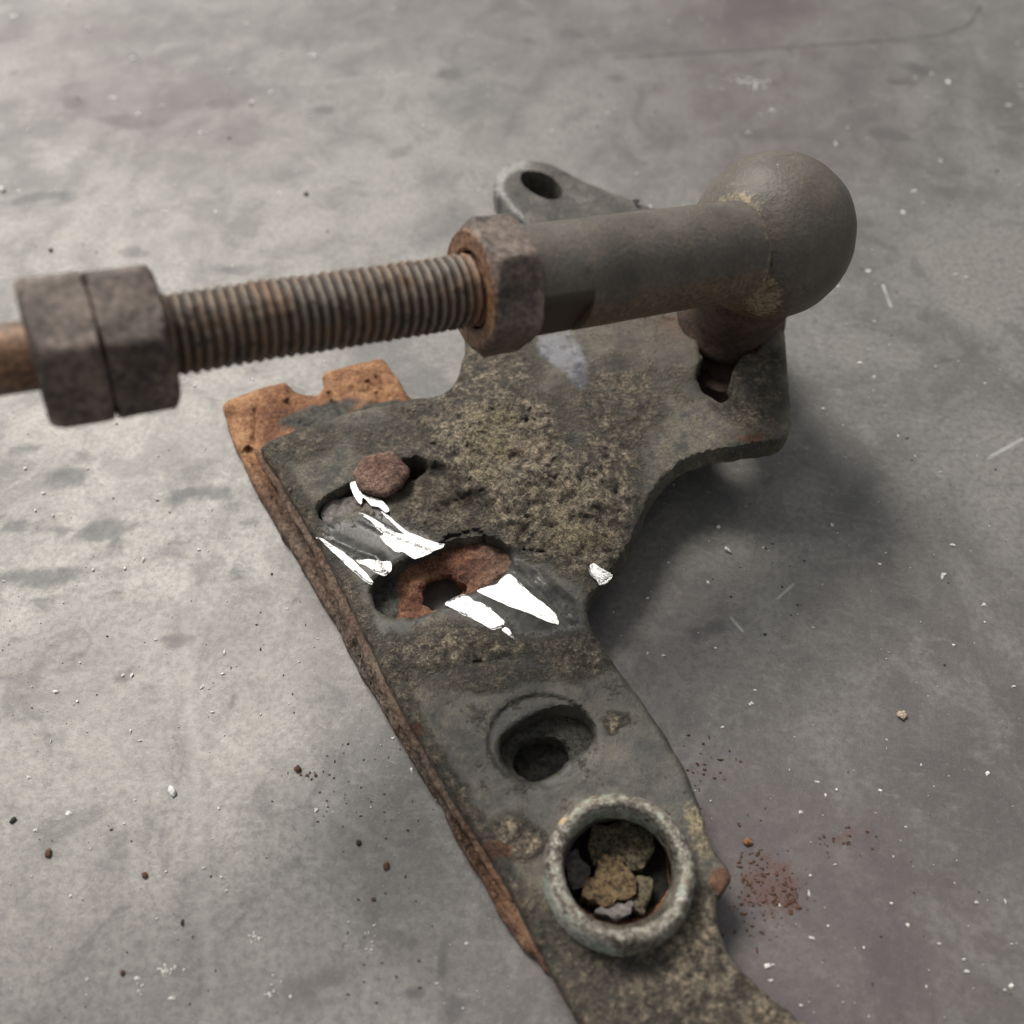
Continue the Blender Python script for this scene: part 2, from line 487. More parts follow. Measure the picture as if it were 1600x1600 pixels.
def mat_simple(name, a, b, rough=0.8, scale=20.0):
    n = N(name)
    f = n.noise(scale, 4, 0.7)
    return n.out(n.mix(n.mr(f, 0.35, 0.65), a, b), rough, 0.0, n.bump(f, 0.02, 0.8))

M_SHEET, M_PLATE = mat_sheet(), mat_plate()
M_RUSTPLATE = mat_rust('orange_rust', (0.080, 0.036, 0.022), (0.27, 0.122, 0.062), (0.54, 0.31, 0.16), dirt=True, bump=0.085)
M_SCALE = mat_rust('deep_red_rust', (0.05, 0.022, 0.015), (0.165, 0.072, 0.042), (0.36, 0.19, 0.11), dirt=True, bump=0.09)
M_RIVET = mat_rust('red_brown_rust', (0.055, 0.030, 0.024), (0.18, 0.102, 0.078), (0.42, 0.29, 0.215), bump=0.11)
M_STUD = mat_rust('dark_brown_rust', (0.03, 0.018, 0.012), (0.075, 0.05, 0.038), (0.13, 0.088, 0.062), bump=0.03)
M_THREAD, M_NUT, M_SLEEVE, M_RING, M_GLINT, M_ARM = mat_thread(), mat_nut(), mat_sleeve(), mat_ring(), mat_glint(), mat_arm()
M_CLOD = mat_simple('caked_olive_dirt', (0.02, 0.017, 0.011), (0.15, 0.125, 0.078), 0.95, 17)
M_CLOD_B = mat_simple('caked_brown_dirt', (0.03, 0.02, 0.011), (0.19, 0.13, 0.065), 0.95, 17)
M_CLOD_G = mat_simple('caked_grey_dirt', (0.10, 0.09, 0.085), (0.22, 0.20, 0.19), 0.9, 14)
M_CRUMB = mat_simple('rust_crumb_brown', (0.05, 0.024, 0.015), (0.15, 0.075, 0.045), 0.9, 30)
M_CRUMB_O = mat_simple('rust_crumb_orange', (0.14, 0.06, 0.025), (0.36, 0.18, 0.08), 0.9, 30)
M_CRUMB_D = mat_simple('black_crumb', (0.012, 0.011, 0.01), (0.045, 0.04, 0.035), 0.8, 30)
M_GRIT = mat_simple('white_grit', (0.55, 0.54, 0.50), (0.82, 0.81, 0.77), 0.6, 30)
M_HOLE_SHADE = mat_simple('hole_shade_black', (0.006, 0.0055, 0.005), (0.028, 0.025, 0.020), 0.95, 14)  # near-black standing in for shade at the bottom of holes
M_TAN = mat_simple('tan_crumb', (0.25, 0.19, 0.13), (0.5, 0.42, 0.33), 0.8, 30)

# ------------------------------------------------------------------ setting: the steel sheet
def build_sheet():
    xs = np.concatenate([[-80, -60, -45, -35, -28], np.arange(-23, 23.01, 0.14), [28, 35, 45, 60, 80]])
    ys = np.concatenate([[-60, -40, -25, -12, -5], np.arange(-1, 36.01, 0.14), [40, 48, 60, 80, 100]])
    X, Y = np.meshgrid(xs, ys)
    x, y = X.ravel(), Y.ravel()
    z = (fbm(x * 0.12, y * 0.12, 5, 2) - 0.5) * 0.02
    z -= 0.012
    vis = (y > -0.5)
    u, v = proj(np.stack([x, np.maximum(y, -0.5), np.zeros_like(x)], -1))
    du = (fbm(x * 1.3, y * 1.3, 31, 3) - 0.5) * 30
    dv = (fbm(x * 1.3, y * 1.3, 47, 3) - 0.5) * 18
    uu, vv = u + du, v + dv
    stain = np.zeros_like(x); stain_shade = np.zeros_like(x); rusty = np.zeros_like(x); pale = np.zeros_like(x)
    def add(arr, k, *a, **kw):
        np.maximum(arr, k * blob(uu, vv, *a, **kw), out=arr)
    for a in [(1430, 104, 27, 8, 8), (1412, 132, 20, 7, 5), (1390, 210, 34, 11, 12), (372, 420, 34, 9, -5), (112, 158, 22, 8, 0), (345, 165, 30, 10, 0),
              (690, 1490, 9, 34, 0), (705, 1580, 22, 30, 0), (650, 1545, 14, 14, 0), (160, 830, 44, 18, -8), (70, 900, 70, 14, -6),
              (100, 750, 40, 16, -10), (180, 848, 16, 10, 0), (95, 832, 14, 9, 0), (470, 690, 40, 20, 0), (330, 770, 46, 12, 0), (620, 1040, 8, 12, 0),
              (270, 1000, 22, 14, 0), (365, 1095, 12, 14, 0), (200, 1060, 18, 10, 0), (40, 700, 30, 10, 0), (500, 170, 24, 8, 0), (700, 118, 22, 9, 0),
              (205, 190, 60, 10, 0), (60, 310, 60, 8, -5), (210, 395, 24, 8, 0), (620, 240, 22, 7, 0), (960, 120, 20, 6, 0), (1180, 210, 30, 9, 0), (1080, 990, 16, 8, 0)]:
        add(stain, 0.75, *a)
    r = np.random.RandomState(3)
    for i in range(210):
        a = (r.uniform(-50, 560), r.uniform(560, 1080)) if i < 80 else (r.uniform(0, 1600), r.uniform(30, 1600))
        k = 0.5 + 0.5 * min(1, a[1] / 800)
        s = 5 + 17 * r.uniform(0, 1) ** 2
        add(stain, r.uniform(0.25, 0.7), a[0], a[1], s * 1.4, s * 0.65 * k, r.uniform(-15, 15))
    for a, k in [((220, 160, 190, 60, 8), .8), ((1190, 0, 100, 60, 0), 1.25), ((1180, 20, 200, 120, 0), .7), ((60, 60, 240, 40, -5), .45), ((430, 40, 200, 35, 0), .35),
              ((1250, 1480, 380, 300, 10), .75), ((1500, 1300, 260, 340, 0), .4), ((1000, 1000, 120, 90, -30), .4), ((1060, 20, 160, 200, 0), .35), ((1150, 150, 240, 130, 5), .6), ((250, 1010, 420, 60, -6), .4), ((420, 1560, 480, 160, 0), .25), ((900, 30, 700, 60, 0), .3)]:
        add(stain_shade, k, *a, soft=0.9)  # soft stains, plus shade at the lower right painted as a purple tint
    for a, k in [((1205, 1385, 70, 60, 30), .75), ((1335, 1310, 40, 18, -15), .7), ((1150, 1340, 34, 60, 0), .4), ((480, 1205, 26, 10, 0), .4)]:
        add(rusty, k, *a, soft=0.8)
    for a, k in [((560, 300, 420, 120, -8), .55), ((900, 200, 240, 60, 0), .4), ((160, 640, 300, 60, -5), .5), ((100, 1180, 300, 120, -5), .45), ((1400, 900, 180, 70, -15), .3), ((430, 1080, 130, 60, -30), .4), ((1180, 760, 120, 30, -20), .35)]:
        add(pale, k, *a, soft=0.9)  # light bands and left-hand sheen of the sheet painted as paler colour
    for arr in (stain, stain_shade, rusty, pale): arr[~vis] = 0
    nx, ny = len(xs), len(ys)
    I = np.arange(nx * ny).reshape(ny, nx)
    F = np.stack([I[:-1, :-1].ravel(), I[:-1, 1:].ravel(), I[1:, 1:].ravel(), I[1:, :-1].ravel()], -1)
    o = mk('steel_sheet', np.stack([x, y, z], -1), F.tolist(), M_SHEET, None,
           dict(stain=stain, stain_shade=stain_shade, rusty=rusty, pale=pale))
    o['kind'] = 'structure'
    o['label'] = 'worn grey steel sheet with stains and scratches under the bracket'
    return o
build_sheet()

# ------------------------------------------------------------------ bracket
BR = empty('bracket', (0.5, 7.0, 0.0), 'dirty dark steel bracket plate with slots, brass ring and rusty backing lying on the sheet', 'bracket')

UP = [(406, 700), (430, 684), (472, 668), (532, 650), (575, 638), (605, 634), (645, 624), (680, 620), (700, 610), (714, 590), (724, 560), (730, 520),
      (770, 470), (850, 425), (950, 395), (1040, 385), (1130, 400), (1200, 440), (1224, 500), (1229, 560), (1233, 620), (1235, 660), (1229, 681), (1205, 691),
      (1170, 697), (1120, 705), (1080, 716), (1045, 740), (1020, 772), (1002, 810), (984, 850), (958, 890), (926, 928), (917, 950), (925, 983), (960, 1040),
      (996, 1086), (1030, 1136), (1072, 1206), (1095, 1270), (1110, 1320), (1132, 1350), (1142, 1372), (1132, 1392), (1120, 1410), (1124, 1456), (1148, 1508), (1190, 1545), (1255, 1600), (1320, 1680),
      (940, 1680), (912, 1604), (888, 1564), (862, 1515), (835, 1462), (805, 1402), (762, 1330), (716, 1256), (670, 1180), (630, 1110), (592, 1036), (560, 972), (528, 905), (500, 850), (472, 806), (440, 752), (416, 716)]
GLOSS = [(492, 838), (498, 812), (548, 806), (590, 788), (640, 816), (700, 846), (760, 850), (805, 862), (850, 884), (895, 915), (925, 945), (918, 985), (868, 998), (806, 1000), (760, 985), (700, 962), (640, 972), (590, 940), (545, 892)]
SLOT1 = [(497, 800), (498, 788), (512, 776), (540, 762), (580, 742), (625, 722), (655, 716), (668, 726), (660, 742), (630, 758), (590, 776), (556, 792), (528, 812), (510, 815), (500, 810)]
SLOT2 = [(582, 926), (586, 912), (600, 897), (640, 872), (676, 856), (712, 842), (748, 838), (780, 846), (797, 862), (799, 880), (784, 902), (745, 922), (704, 944), (668, 960), (638, 966), (606, 965), (588, 950)]
OBR = [(780, 1168), (786, 1150), (806, 1134), (846, 1112), (880, 1105), (908, 1112), (925, 1132), (927, 1152), (914, 1172), (888, 1188), (868, 1208), (836, 1222), (808, 1214), (788, 1192)]
LOBE = [(1094, 520), (1094, 553), (1099, 562), (1090, 578), (1088, 596), (1098, 612), (1112, 622), (1125, 630), (1140, 622), (1148, 606), (1142, 590), (1150, 574), (1160, 558), (1185, 540), (1170, 500), (1130, 490)]
RINGC = (970, 1350)
RINGHOLE = ellipse(968, 1357, 86, 88, 0, 36)
PIT = [(672, 732), (680, 724), (694, 728), (696, 742), (684, 750), (674, 744)]
HOLES = [SLOT1, SLOT2, OBR, LOBE, RINGHOLE]

def ztop(u, v):
    return 0.78 + 0.68 * sm(0, 1, ((u - 880) + (900 - v) * 0.5) / 490) - 0.2 * sm(1300, 1680, v) + 0.52 * blob(u, v, 812, 690, 150, 118, 25, 0.75)

CRUST = [(780, 690, 120, 95, 10, 1), (860, 780, 120, 95, 0, 1), (700, 640, 80, 40, 0, .7), (935, 780, 60, 130, 15, .85), (905, 850, 70, 45, 0, 1), (960, 625, 80, 60, 0, .62),
         (760, 590, 80, 65, 0, .8), (720, 1010, 130, 36, -8, .85), (900, 1020, 80, 40, 0, .62), (700, 780, 70, 60, 0, .9), (620, 690, 70, 30, 0, .55), (1140, 590, 30, 60, 0, .62), (1190, 610, 40, 90, 0, .6),
         (1110, 1500, 90, 90, 0, 1), (1040, 1570, 110, 60, 0, .7), (800, 1310, 40, 34, 0, .95), (650, 1045, 40, 18, -20, .6), (965, 1125, 16, 14, 0, .9), (1200, 1570, 70, 60, 0, .95), (870, 1440, 60, 60, 0, .5),
         (470, 690, 70, 30, -15, .55), (950, 1500, 80, 60, 0, .58), (1100, 1430, 50, 40, 0, .7), (1080, 600, 60, 30, 0, .3), (760, 1060, 100, 20, 0, .5), (1000, 1470, 60, 26, 0, .75)]
YELLOW = [(765, 690, 46, 70, 15, .62), (905, 838, 60, 26, 0, .62), (1094, 1300, 24, 46, -25, .68), (870, 780, 80, 60, 0, .4), (990, 600, 40, 30, 0, .4), (1090, 1440, 30, 40, 0, .5), (1140, 560, 16, 60, 0, .5), (740, 650, 20, 30, 0, .6), (770, 1150, 8, 60, 0, .45), (965, 1125, 14, 12, 0, .5)]
RUST = [(770, 1330, 26, 16, 0, .9), (1168, 684, 22, 9, 0, .85), (1128, 1372, 22, 26, 0, .95), (1070, 505, 60, 30, 0, .6), (650, 1140, 16, 12, 0, .8), (500, 838, 18, 40, -30, .5), (745, 775, 60, 20, 0, .3), (1210, 655, 14, 30, 0, .5), (830, 690, 50, 40, 0, .42)]
BLUE_GLARE = [(838, 520), (890, 512), (915, 545), (925, 585), (918, 612), (898, 612), (880, 590), (858, 570), (836, 555)]  # outline of the bluish glare painted into the plate colour
BLUEDARK = [(826, 560), (880, 590), (918, 615), (918, 650), (880, 680), (850, 640)]
LEFTEDGE = [UP[i] for i in range(51, len(UP))] + [UP[0]]
CRACKS = [([(700, 790), (722, 775), (745, 762)], 4), ([(745, 760), (775, 775), (800, 790)], 3), ([(815, 858), (845, 856), (862, 872)], 4), ([(700, 842), (740, 832), (756, 842)], 7), ([(905, 975), (925, 978)], 2),
          ([(730, 1042), (770, 1030), (800, 1036)], 3), ([(640, 640), (665, 640), (680, 652)], 3), ([(818, 660), (824, 640)], 4), ([(830, 662), (835, 650), (826, 672)], 3), ([(846, 655), (870, 640)], 3), ([(640, 742), (668, 735)], 14), ([(790, 700), (800, 720), (815, 712)], 3), ([(662, 695), (690, 700)], 3)]
RIDGES = [([(800, 880), (840, 892), (872, 930), (900, 965), (925, 970)], 6, .05), ([(810, 885), (850, 920), (880, 960), (918, 985)], 5, .035), ([(520, 842), (560, 860), (590, 870), (600, 890)], 6, .04), ([(560, 808), (620, 840), (700, 870)], 6, .03)]

def masks(u, v):
    x = unproj(u, v, 0.8)
    X, Y = x[..., 0], x[..., 1]
    uu = u + (fbm(X * 2.2, Y * 2.2, 3, 3) - .5) * 34
    vv = v + (fbm(X * 2.2, Y * 2.2, 9, 3) - .5) * 34
    z0 = np.zeros_like(u, dtype=float)
    m = {k: z0.copy() for k in ('clean', 'crust', 'yellow', 'rust', 'blue_glare', 'gloss', 'dark', 'brown')}
    for k, lst in (('crust', CRUST), ('yellow', YELLOW), ('rust', RUST)):
        for cu, cv, ru, rv, rot, s in lst:
            m[k] = np.maximum(m[k], s * blob(uu, vv, cu, cv, ru, rv, rot, 0.45))
    le = segdist(u, v, LEFTEDGE)
    m['rust'] = np.maximum(m['rust'], 0.42 * (1 - sm(4, 24, le)))
    m['crust'] = np.maximum(m['crust'], 0.6 * (1 - sm(6, 34, le)))
    m['gloss'] = 1 - sm(-20, 12, sdf(uu * .3 + u * .7, vv * .3 + v * .7, GLOSS))
    for a in [(850, 1180, 170, 140, 20), (1010, 1190, 90, 170, -25), (900, 1240, 120, 60, 0), (620, 1000, 60, 40, 40), (1000, 1060, 50, 60, 0)]:
        m['clean'] = np.maximum(m['clean'], blob(uu, vv, *a, .7))
    m['clean'] *= 1 - m['crust']
    rec = 1 - sm(-3, 1, np.hypot((u - 847) / 86, (v - 1158) / 74) * 80 - 80)
    m['gloss'] = np.maximum(m['gloss'], 0.22 * rec)
    m['crust'] *= (1 - m['gloss']); m['yellow'] *= (1 - m['gloss']); m['rust'] *= (1 - .8 * m['gloss'])
    m['blue_glare'] = (1 - sm(-14, 8, sdf(u, v, BLUE_GLARE))) * (0.55 + .6 * fbm(X * 5, Y * 5, 77, 3))
    m['brown'] = np.maximum(.75 * blob(uu, vv, 1060, 520, 120, 46, 0, .6), .6 * blob(uu, vv, 690, 770, 80, 36, 20, .6))
    m['brown'] = np.maximum(m['brown'], .45 * (1 - sm(-20, 20, sdf(u, v, BLUEDARK))))
    for pl, wd in CRACKS:
        d = segdist(uu * .6 + u * .4, vv * .6 + v * .4, pl)
        m['dark'] = np.maximum(m['dark'], (1 - sm(wd * .1, wd * .8, d)) * (.55 * sm(.35, .6, fbm(X * 8, Y * 8, 61, 2)) if wd < 6 else .95))
    m['dark'] = np.maximum(m['dark'], 1 - sm(-4, 5, sdf(uu * .3 + u * .7, vv * .3 + v * .7, PIT)))
    return m, X, Y, rec

def surf(u, v, dedge=None):
    u = np.asarray(u, float); v = np.asarray(v, float)
    m, X, Y, rec = masks(u, v)
    z = ztop(u, v)
    k = m['crust']
    z = z + k * ((fbm(X * 1.5, Y * 1.5, 21, 4) - .45) * .30 + (fbm(X * 6, Y * 6, 24, 3) - .5) * .10 + (fbm(X * 13, Y * 13, 22, 2) - .5) * .05)
    z = z + (1 - k) * (1 - m['gloss']) * (fbm(X * 5, Y * 5, 23, 3) - .5) * .018
    z = z + m['gloss'] * (fbm(X * 1.6, Y * 1.6, 25, 2) - .5) * .02
    z = z + m['blue_glare'] * (fbm(X * 7, Y * 7, 29, 2) - .3) * .12
    z = z - m['dark'] * .10 - rec * .05
    rim = np.hypot((u - 847) / 90, (v - 1158) / 78) * 80
    z = z + .010 * np.exp(-((rim - 84) / 6) ** 2)
    for pl, wd, h in RIDGES:
        z = z + h * np.exp(-(segdist(u, v, pl) / wd) ** 2)
    z = z - .11 * blob(u, v, 690, 778, 80, 34, 25, .5)
    if dedge is not None:
        r = 9.0
        t = np.clip(dedge / r, 0, 1)
        z = z - .075 * (1 - np.sqrt(1 - (1 - t) ** 2))
    return z, m

def slab(name, outline, holes, zfun, zbot, mat, parent, step=4.5, rough=1.2, nside=4, seed=0):
    """plate traced in the picture, set at its real height and thickness"""
    rr = np.random.RandomState(seed)
    loops = []
    for k, L in enumerate([outline] + holes):
        P = loop_resample(L, step)
        a = fbm(P[:, 0] * .06, P[:, 1] * .06, 60 + seed + k, 3) - .5
        b = fbm(P[:, 0] * .06, P[:, 1] * .06, 90 + seed + k, 3) - .5
        P = P + np.stack([a, b], -1) * rough * 5
        loops.append(P)
    lo = loops[0].min(0); hi = loops[0].max(0)
    gx, gy = np.meshgrid(np.arange(lo[0], hi[0], step), np.arange(lo[1], hi[1], step))
    gp = np.stack([gx.ravel(), gy.ravel()], -1) + rr.uniform(-.3, .3, (gx.size, 2)) * step
    ok = inpoly(gp[:, 0], gp[:, 1], loops[0])
    gp = gp[ok]
    d = np.full(len(gp), 1e9); bad = np.zeros(len(gp), bool)
    for i, L in enumerate(loops):
        d = np.minimum(d, segdist(gp[:, 0], gp[:, 1], L, True))
        if i: bad |= inpoly(gp[:, 0], gp[:, 1], L)
    keep = (~bad) & (d > step * .45)
    gp = gp[keep]; dg = d[keep]
    pts = list(map(tuple, np.concatenate(loops + [gp])))
    edges = []; off = 0; ranges = []
    for L in loops:
        n = len(L)
        edges += [(off + i, off + (i + 1) % n) for i in range(n)]
        ranges.append((off, n)); off += n
    res = delaunay_2d_cdt([Vector(p) for p in pts], edges, [], 0, 1e-4)
    vv = np.array([tuple(p) for p in res[0]]); tri = np.array([t for t in res[2] if len(t) == 3])
    orig = res[3]
    mp = {}
    for i, o in enumerate(orig):
        for q in o: mp[q] = i
    cen = vv[tri].mean(1)
    ok = inpoly(cen[:, 0], cen[:, 1], loops[0])
    for L in loops[1:]: ok &= ~inpoly(cen[:, 0], cen[:, 1], L)
    tri = tri[ok]
    de = np.full(len(vv), 1e9)
    for L in loops: de = np.minimum(de, segdist(vv[:, 0], vv[:, 1], L, True))
    z, m = zfun(vv[:, 0], vv[:, 1], de)
    top = unproj(vv[:, 0], vv[:, 1], z)
    zb = zbot(vv[:, 0], vv[:, 1])
    bot = top.copy(); bot[:, 2] = np.minimum(zb, z - .02)
    nV = len(vv)
    V = [top, bot]; F = tri.tolist() + (tri[:, ::-1] + nV).tolist()
    at = {k: [a, a] for k, a in m.items()}
    cnt = 2 * nV
    for (o0, n) in ranges:
        idx = [mp[o0 + i] for i in range(n)]
        rows = [idx]
        for s in range(1, nside):
            t = s / nside
            P = top[idx] * (1 - t) + bot[idx] * t
            cx = P[:, :2]
            P = P.copy()
            P[:, 0] += (fbm(P[:, 0] * 4, P[:, 2] * 6 + P[:, 1] * 4, 5 + s, 2) - .5) * .05
            P[:, 1] += (fbm(P[:, 1] * 4, P[:, 2] * 6 - P[:, 0] * 4, 8 + s, 2) - .5) * .05
            V.append(P); rows.append(list(range(cnt, cnt + n))); cnt += n
            for k in at: at[k].append(m[k][idx])
        rows.append([i + nV for i in idx])
        for a, b in zip(rows[:-1], rows[1:]):
            for i in range(n):
                j = (i + 1) % n
                if a[i] != a[j]: F.append([a[i], a[j], b[j], b[i]])
    at = {k: np.concatenate(a) for k, a in at.items()}
    return mk(name, np.concatenate(V), F, mat, parent, at, True, 50)

def plate_zb(u, v):
    return 0.345 + 0.70 * sm(0, 1, ((u - 880) + (900 - v) * 0.5) / 490) - 0.2 * sm(1300, 1680, v)
slab('plate', UP, HOLES, surf, plate_zb, M_PLATE, BR, 4.2, 1.0, 4, 1)

# rusty backing plate underneath, protruding on the left
LOWER = [(350, 642), (356, 626), (400, 609), (422, 604), (447, 598), (459, 611), (468, 617), (482, 619), (496, 616), (505, 604), (502, 590), (512, 582), (545, 572), (584, 562), (600, 563), (616, 584), (640, 620),
         (720, 700), (800, 790), (860, 900), (900, 1020), (960, 1120), (1010, 1220), (1040, 1330), (1060, 1440), (1090, 1560), (1180, 1690), (960, 1690), (915, 1612), (888, 1570), (864, 1528),
         (842, 1500), (812, 1474), (780, 1424), (756, 1376), (724, 1328), (688, 1258), (652, 1198), (596, 1102), (556, 1040), (530, 984), (494, 924), (436, 828), (402, 770), (366, 698)]
LE = [(406, 700), (440, 752), (472, 806), (500, 850), (528, 905), (560, 972), (592, 1036), (630, 1110), (670, 1180), (716, 1256), (762, 1330), (805, 1402)]
LHOLES = [ellipse(686, 924, 34, 31, 0, 30, .12, 4), ellipse(528, 797, 24, 13, -18, 24, .15, 6), ellipse(846, 1188, 44, 35, 0, 30, .05, 8), ellipse(966, 1352, 84, 84, 0, 30, .05, 8)]
def lower_z(u, v, de):
    p = unproj(u, v, .3); X, Y = p[..., 0], p[..., 1]
    z = .31 + (fbm(X * 3, Y * 3, 41, 5) - .5) * .13 - .2 * sm(1300, 1680, v)
    for a, b in [((512, 616), (532, 650)), ((575, 596), (592, 630)), ((590, 590), (608, 624)), ((447, 628), (468, 660)), ((400, 640), (396, 690))]:
        z = z - .07 * (1 - sm(1.5, 4.5, segdist(u, v, [a, b])))
    z = z - .12 * (1 - sm(3, 9, segdist(u, v, [(a - 17, b + 4) for a, b in LE])))
    t = np.clip(de / 9.0, 0, 1)
    z = z - .09 * (1 - np.sqrt(1 - (1 - t) ** 2))
    dirt = .75 * np.maximum(blob(u, v, 500, 648, 85, 20, -16, .7), blob(u, v, 590, 640, 60, 14, -10, .7))
    dirt = np.maximum(dirt, .8 * blob(u, v, 850, 1180, 100, 100, 0, .3))
    dirt = np.maximum(dirt, .7 * blob(u, v, 606, 930, 40, 50, 0, .5))
    dirt = np.maximum(dirt, .7 * blob(u, v, 520, 800, 50, 30, 0, .5))
    dull = sm(690, 830, v) * (1 - .55 * sm(1260, 1380, v)) * (1 - sm(60, 110, u - np.interp(v, [640, 828, 1100, 1328, 1504], [350, 436, 596, 724, 848])))
    return z, {'dirt': dirt, 'dull': dull}
slab('backing_plate', LOWER, LHOLES, lower_z, lambda u, v: np.where(np.asarray(v) > 0, .012, .012), M_RUSTPLATE, BR, 5.0, 1.4, 3, 2)

# thin middle layer showing along the left edge
LE = [(406, 700), (440, 752), (472, 806), (500, 850), (528, 905), (560, 972), (592, 1036), (630, 1110), (670, 1180), (716, 1256), (762, 1330), (805, 1402)]
SHIM = [(u - 15 + (5 if i in (0, 11) else 0), v + 3) for i, (u, v) in enumerate(LE)] + [(u + 17, v + 3) for u, v in LE[::-1]]
def shim_z(u, v, de):
    p = unproj(u, v, .4); X, Y = p[..., 0], p[..., 1]
    z = .47 + (fbm(X * 3, Y * 3, 43, 4) - .5) * .07 - .12 * sm(1200, 1400, v)
    t = np.clip(de / 8.0, 0, 1)
    z = z - .05 * (1 - np.sqrt(1 - (1 - t) ** 2))
    return z, {'dirt': .35 * sm(690, 740, v) * (1 - .6 * sm(1240, 1330, v)), 'dull': .9 * sm(660, 760, v) * (1 - .5 * sm(1260, 1380, v))}
slab('shim_plate', SHIM, [], shim_z, lambda u, v: np.full(np.shape(u), .36) - .12 * sm(1200, 1400, np.asarray(v, float)), M_RUSTPLATE, BR, 4.0, 1.6, 3, 61)

def lathe(name, center, axis, prof, mat, parent, n=64, attrs=None, rough=0.0, seed=0, sharp=50, cap0=False, cap1=False, rfun=None, up=None):
    """prof: list of (s along axis, radius)"""
    ax = Vector(axis).normalized()
    e1 = (Vector(up) - ax * Vector(up).dot(ax)).normalized() if up is not None else ax.orthogonal().normalized()
    e2 = ax.cross(e1)
    V = []; SS = []; AA = []; F = []
    for i, (s, r) in enumerate(prof):
        for j in range(n):
            a = 2 * math.pi * j / n
            k = 1 + rough * (float(fbm(4 + 2.4 * math.cos(a) + s, 4 + 2.4 * math.sin(a) + r, seed, 3)) - .5) * 2
            rr = r * k
            if rfun: rr = rfun(s, a, rr)
            V.append(Vector(center) + ax * s + (e1 * math.cos(a) + e2 * math.sin(a)) * rr)
            SS.append(s); AA.append(a)
    for i in range(len(prof) - 1):
        for j in range(n):
            k = (j + 1) % n
            F.append([i * n + j, i * n + k, (i + 1) * n + k, (i + 1) * n + j])
    if cap0: F.append(list(range(n))[::-1])
    if cap1: F.append([(len(prof) - 1) * n + j for j in range(n)])
    V = np.array([tuple(p) for p in V])
    at = attrs(np.array(SS), np.array(AA), V) if attrs else None
    return mk(name, V, F, mat, parent, at, True, sharp)

# brass ring standing on the plate
rc = unproj(RINGC[0], RINGC[1], 1.18)
rz0 = 0.72
def ring_attr(s, a, V):
    u, v = proj(V)
    ang = np.degrees(np.arctan2(-(v - 1345), u - 970))
    r = np.hypot(V[:, 0] - rc[0], V[:, 1] - rc[1])
    ver = np.zeros(len(V))
    inn = 1 - sm(.70, .82, r)
    out_ = sm(.82, .93, r)
    ver = np.maximum(ver, .72 * inn * sm(20, 45, ang) * (1 - sm(150, 175, ang)))
    ver = np.maximum(ver, .75 * out_ * (sm(-178, -165, ang) * (1 - sm(-100, -70, ang))))
    ver = np.maximum(ver, .6 * (1 - sm(.68, .78, r)) * (np.abs(ang - 15) < 45))
    ver = np.maximum(ver, .8 * blob(u, v, 1066, 1398, 12, 12))
    ver = np.maximum(ver, .5 * sm(-140, -120, ang) * (1 - sm(-85, -60, ang)))
    ver = np.maximum(ver, .53)
    rus = .75 * (1 - sm(.68, .76, r)) * sm(-60, -40, ang) * (1 - sm(-10, 10, ang))
    bare = np.maximum(blob(u, v, 877, 1280, 6, 6), .6 * blob(u, v, 924, 1242, 6, 4))
    return dict(verdigris=ver, rust=rus, bare=bare)
prof = [(0, .715), (.20, .715), (.33, .720), (.385, .732), (.415, .752), (.43, .775), (.435, .82), (.43, .865), (.405, .90), (.34, .935), (.18, .958), (0, .968)]
prof2 = []
for (a, b) in zip(prof[:-1], prof[1:]):
    for k in range(3):
        t = k / 3; prof2.append((a[0] + (b[0] - a[0]) * t, a[1] + (b[1] - a[1]) * t))
prof2.append(prof[-1])
lathe('brass_ring', (rc[0], rc[1], rz0), (0.03, 0.0, 1), prof2, M_RING, BR, 120, ring_attr, .02, 13, 70)

# caked dirt seen inside the ring
def clod(name, poly, z0, h, mat, parent, seed, step=5):
    def zf(u, v, de):
        p = unproj(u, v, z0); X, Y = p[..., 0], p[..., 1]
        z = z0 + .06 + h * .4 * sm(0, 10, de) + (fbm(X * 9, Y * 9, seed, 4) - .5) * .13
        return z, {}
    return slab(name, poly, [], zf, lambda u, v: np.full(np.shape(u), .012), mat, parent, step, 4.5, 3, seed)
def c5(pts): return [(840 + x / 4.444, 1210 + y / 4.444) for x, y in pts]
clod('dirt_shade_fill', c5([(385, 330), (470, 335), (575, 350), (590, 300), (650, 250), (750, 310), (800, 400), (790, 560), (690, 655), (640, 660), (560, 600), (410, 620), (375, 520), (355, 410)]), .34, .05, M_CLOD, BR, 51)
clod('dirt_shade_fill', c5([(410, 590), (470, 570), (560, 590), (640, 650), (690, 700), (705, 780), (640, 870), (540, 900), (420, 925), (300, 830), (340, 740), (385, 690)]), .42, .06, M_CLOD_B, BR, 52)
clod('dirt_shade_fill', c5([(420, 925), (540, 900), (640, 890), (640, 960), (560, 1000), (460, 990)]), .40, .05, M_CLOD_G, BR, 53)
clod('dirt_shade_fill', c5([(700, 720), (760, 720), (785, 800), (780, 940), (680, 960), (660, 880), (715, 800)]), .34, .06, M_CLOD, BR, 54)
clod('dirt_shade_fill', c5([(205, 560), (300, 560), (370, 650), (360, 740), (300, 800), (240, 760)]), .20, .06, M_CLOD_G, BR, 55)

clod('dirt_shade_fill', ellipse(966, 1352, 100, 96, 0, 30), .03, .02, M_HOLE_SHADE, BR, 63, 6)  # black floor added as the shade under the ring
clod('dirt_shade_fill', ellipse(846, 1192, 54, 44, 0, 26), -.03, .02, M_HOLE_SHADE, BR, 57, 4)  # black floor added as the shade in the counterbore
